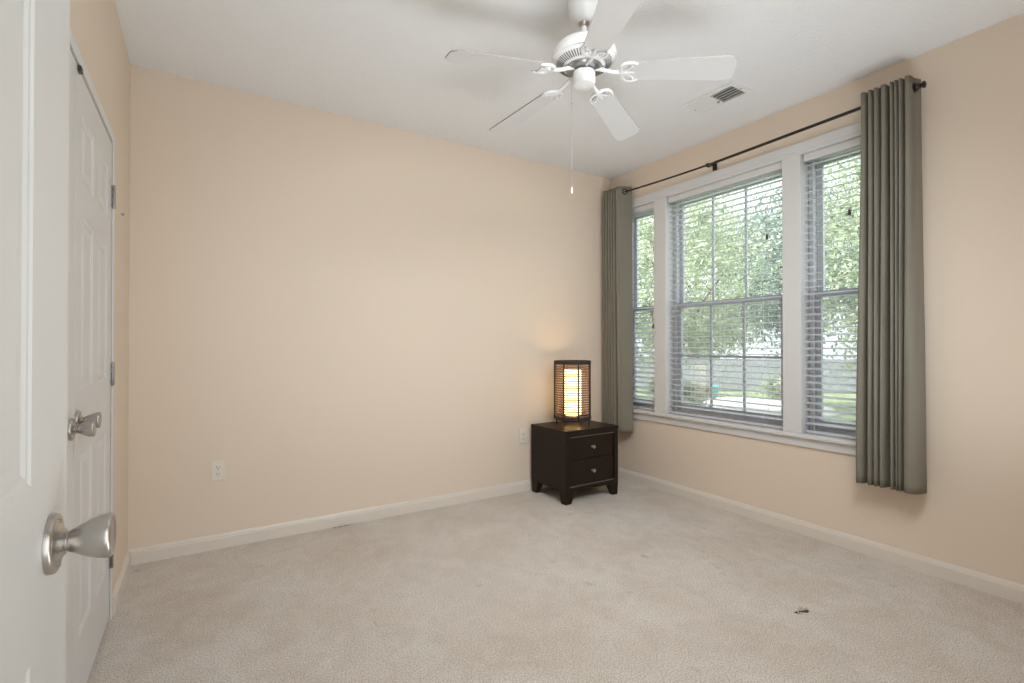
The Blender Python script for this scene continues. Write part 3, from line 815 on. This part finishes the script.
# weathered board fence across the back of the garden
A = Vector((14.0, 26.0, GZ)); B = Vector((34.0, 5.0, GZ)); dv = (B-A); L_ = dv.length; dv.normalize(); nv = Vector((-dv.y, dv.x, 0))
t = thing('garden_fence', 'grey weathered board fence across the back of the garden', 'fence', A+dv*(L_/2))
bm = bmesh.new(); s = 0.0; r_ = random.Random(8)
while s < L_-0.15:
    hgt = 1.72+r_.uniform(-0.015, 0.015)
    c = [A+dv*s, A+dv*(s+0.145), A+dv*(s+0.145)+nv*0.02, A+dv*s+nv*0.02]
    prism(bm, [(p.x, p.y) for p in c], lambda p: (*p, GZ+0.04), lambda p: (*p, GZ+hgt)); s += 0.155
obj('boards', bm, 'fence', t)
for zz in (0.35, 1.35):
    bm = bmesh.new(); c = [A+nv*0.022, B+nv*0.022, B+nv*0.06, A+nv*0.06]
    prism(bm, [(p.x, p.y) for p in c], lambda p: (*p, GZ+zz), lambda p: (*p, GZ+zz+0.09)); obj('rail', bm, 'fence', t)
s = 0.5
while s < L_:
    bm = bmesh.new(); o_ = A+dv*s
    c = [o_+nv*0.062, o_+dv*0.09+nv*0.062, o_+dv*0.09+nv*0.15, o_+nv*0.15]
    prism(bm, [(p.x, p.y) for p in c], lambda p: (*p, GZ), lambda p: (*p, GZ+1.70)); obj('post', bm, 'fence', t); s += 2.4

# teal bin on the lawn
bx_, by_ = 20.4, 14.65
t = thing('garden_bin', 'teal plastic bin standing on the lawn by the fence', 'bin', (bx_, by_, GZ))
bm = bmesh.new(); lathe(bm, [(0.15, 0.0), (0.18, 0.42), (0.195, 0.44), (0.195, 0.47)], (bx_, by_, GZ), seg=20); obj('body', bm, 'bin', t, smooth=True)
bm = bmesh.new(); lathe(bm, [(0.20, 0.47), (0.20, 0.50), (0.12, 0.53), (0.01, 0.54)], (bx_, by_, GZ), seg=20); obj('lid', bm, 'bin', t, smooth=True)

def leaves(center, rad, clumps, per, size, seed, flat=1.0, spread=0.55):
    r_ = np.random.default_rng(seed)
    d_ = r_.normal(size=(clumps, 3)); d_ /= np.linalg.norm(d_, axis=1)[:, None]
    rr = r_.uniform(0.35, 1.0, clumps)**0.6
    cc = np.array(center) + d_*rr[:, None]*np.array(rad)
    pos = np.repeat(cc, per, 0) + r_.normal(size=(clumps*per, 3))*spread*np.array([1, 1, 0.55])
    n_ = len(pos)
    u = r_.normal(size=(n_, 3)); u[:, 2] -= 0.4; u /= np.linalg.norm(u, axis=1)[:, None]
    w_ = r_.normal(size=(n_, 3)); v = np.cross(u, w_); v /= np.linalg.norm(v, axis=1)[:, None]
    nn = np.cross(u, v); sz = size*r_.uniform(0.6, 1.3, n_)[:, None]
    V = np.stack([pos-u*sz, pos+v*sz*0.45+nn*sz*0.12, pos+u*sz, pos-v*sz*0.45+nn*sz*0.12], 1).reshape(-1, 3)
    F_ = np.arange(n_*4).reshape(-1, 4)
    me = bpy.data.meshes.new('crown')
    me.from_pydata(V.tolist(), [], F_.tolist())
    return me

def tree(name, label, x, y, h, rad, clumps, per, size, m, seed, cat='tree', spread=0.55, group=None):
    t = thing(name, label, cat, (x, y, GZ), group)
    r_ = random.Random(seed); cz = h-rad[2]*0.9
    bm = bmesh.new(); tr = max(0.09, h*0.018)
    P = [(x, y, GZ)] + [(x+r_.uniform(-.12, .12)*k, y+r_.uniform(-.12, .12)*k, GZ+(cz+rad[2]*0.4-GZ*0)*k/4) for k in range(1, 5)]
    tube(bm, P, [tr*1.3, tr, tr*0.85, tr*0.6, tr*0.3], 10)
    obj('trunk', bm, 'bark', t, smooth='all')
    for k in range(7):
        a = 2*PI*k/7+r_.uniform(-.3, .3); i = 1+k % 3; p0 = Vector(P[i])
        ln = r_.uniform(0.55, 0.9)
        p2 = Vector((x+rad[0]*ln*math.cos(a), y+rad[1]*ln*math.sin(a), GZ+cz+r_.uniform(-.4, .6)*rad[2]))
        p1 = p0.lerp(p2, 0.5)+Vector((0, 0, 0.15*rad[2]))
        bm = bmesh.new(); tube(bm, [p0, p1, p2], [tr*0.5, tr*0.33, tr*0.12], 8); obj('branch', bm, 'bark', t, smooth='all')
    me = leaves((0, 0, cz), rad, clumps, per, size, seed, spread=spread)
    me.materials.append(M[m])
    o = bpy.data.objects.new('crown', me); COL.objects.link(o); o.parent = t
    return t
G = 'garden trees behind the blinds'
tree('garden_tree', 'bright yellow-green tree spreading over the left half of the wide window', 12.6, 10.6, 7.4, (2.3, 2.3, 3.2), 170, 90, 0.075, 'leaf_light', 11, group=G, spread=0.40)
tree('garden_tree', 'darker blue-green tree in the right half of the wide window', 17.7, 9.5, 7.8, (2.2, 2.2, 3.0), 140, 90, 0.085, 'leaf_blue', 12, group=G, spread=0.42)
tree('garden_tree', 'green tree seen through the narrow window by the right curtain', 14.2, 5.2, 7.8, (2.0, 2.1, 3.4), 150, 90, 0.075, 'leaf_mid', 13, group=G, spread=0.40)
tree('garden_tree', 'green tree seen through the narrow window in the corner', 9.8, 14.4, 8.0, (2.0, 2.0, 3.8), 150, 90, 0.075, 'leaf_mid', 14, group=G, spread=0.40)
tree('garden_tree', 'tall pale green tree beyond the fence in the middle', 27.0, 21.0, 10.5, (5.2, 5.2, 5.0), 260, 80, 0.14, 'leaf_light', 15, group=G, spread=0.8)
tree('garden_tree', 'tall pale green tree beyond the fence at the right', 37.0, 11.5, 10.8, (4.8, 4.8, 5.2), 260, 80, 0.15, 'leaf_mid', 16, group=G, spread=0.8)
tree('garden_tree', 'tall tree beyond the fence at the left', 18.5, 30.5, 10.5, (5.0, 5.0, 5.2), 260, 80, 0.14, 'leaf_mid', 17, group=G, spread=0.8)
for i, (x, y, lb) in enumerate(((14.6, 11.8, 'low leafy shrub at the lower left of the wide window'), (17.0, 14.4, 'low leafy shrub standing behind the first shrub near the fence'), (22.0, 12.2, 'rounded pale shrub at the fence by the patio'))):
    t = thing('garden_shrub', lb, 'shrub', (x, y, GZ), 'low shrubs on the lawn')
    me = leaves((0, 0, 0.55), (0.8, 0.8, 0.5), 45, 40, 0.09, 30+i, spread=0.2); me.materials.append(M['leaf_mid' if i < 2 else 'leaf_light'])
    o = bpy.data.objects.new('foliage', me); COL.objects.link(o); o.parent = t
    bm = bmesh.new(); r_ = random.Random(40+i)
    for k in range(6):
        a = 2*PI*k/6; tube(bm, [(x, y, GZ), (x+0.4*math.cos(a), y+0.4*math.sin(a), GZ+0.8)], [0.02, 0.008], 6)
    obj('stems', bm, 'bark', t)
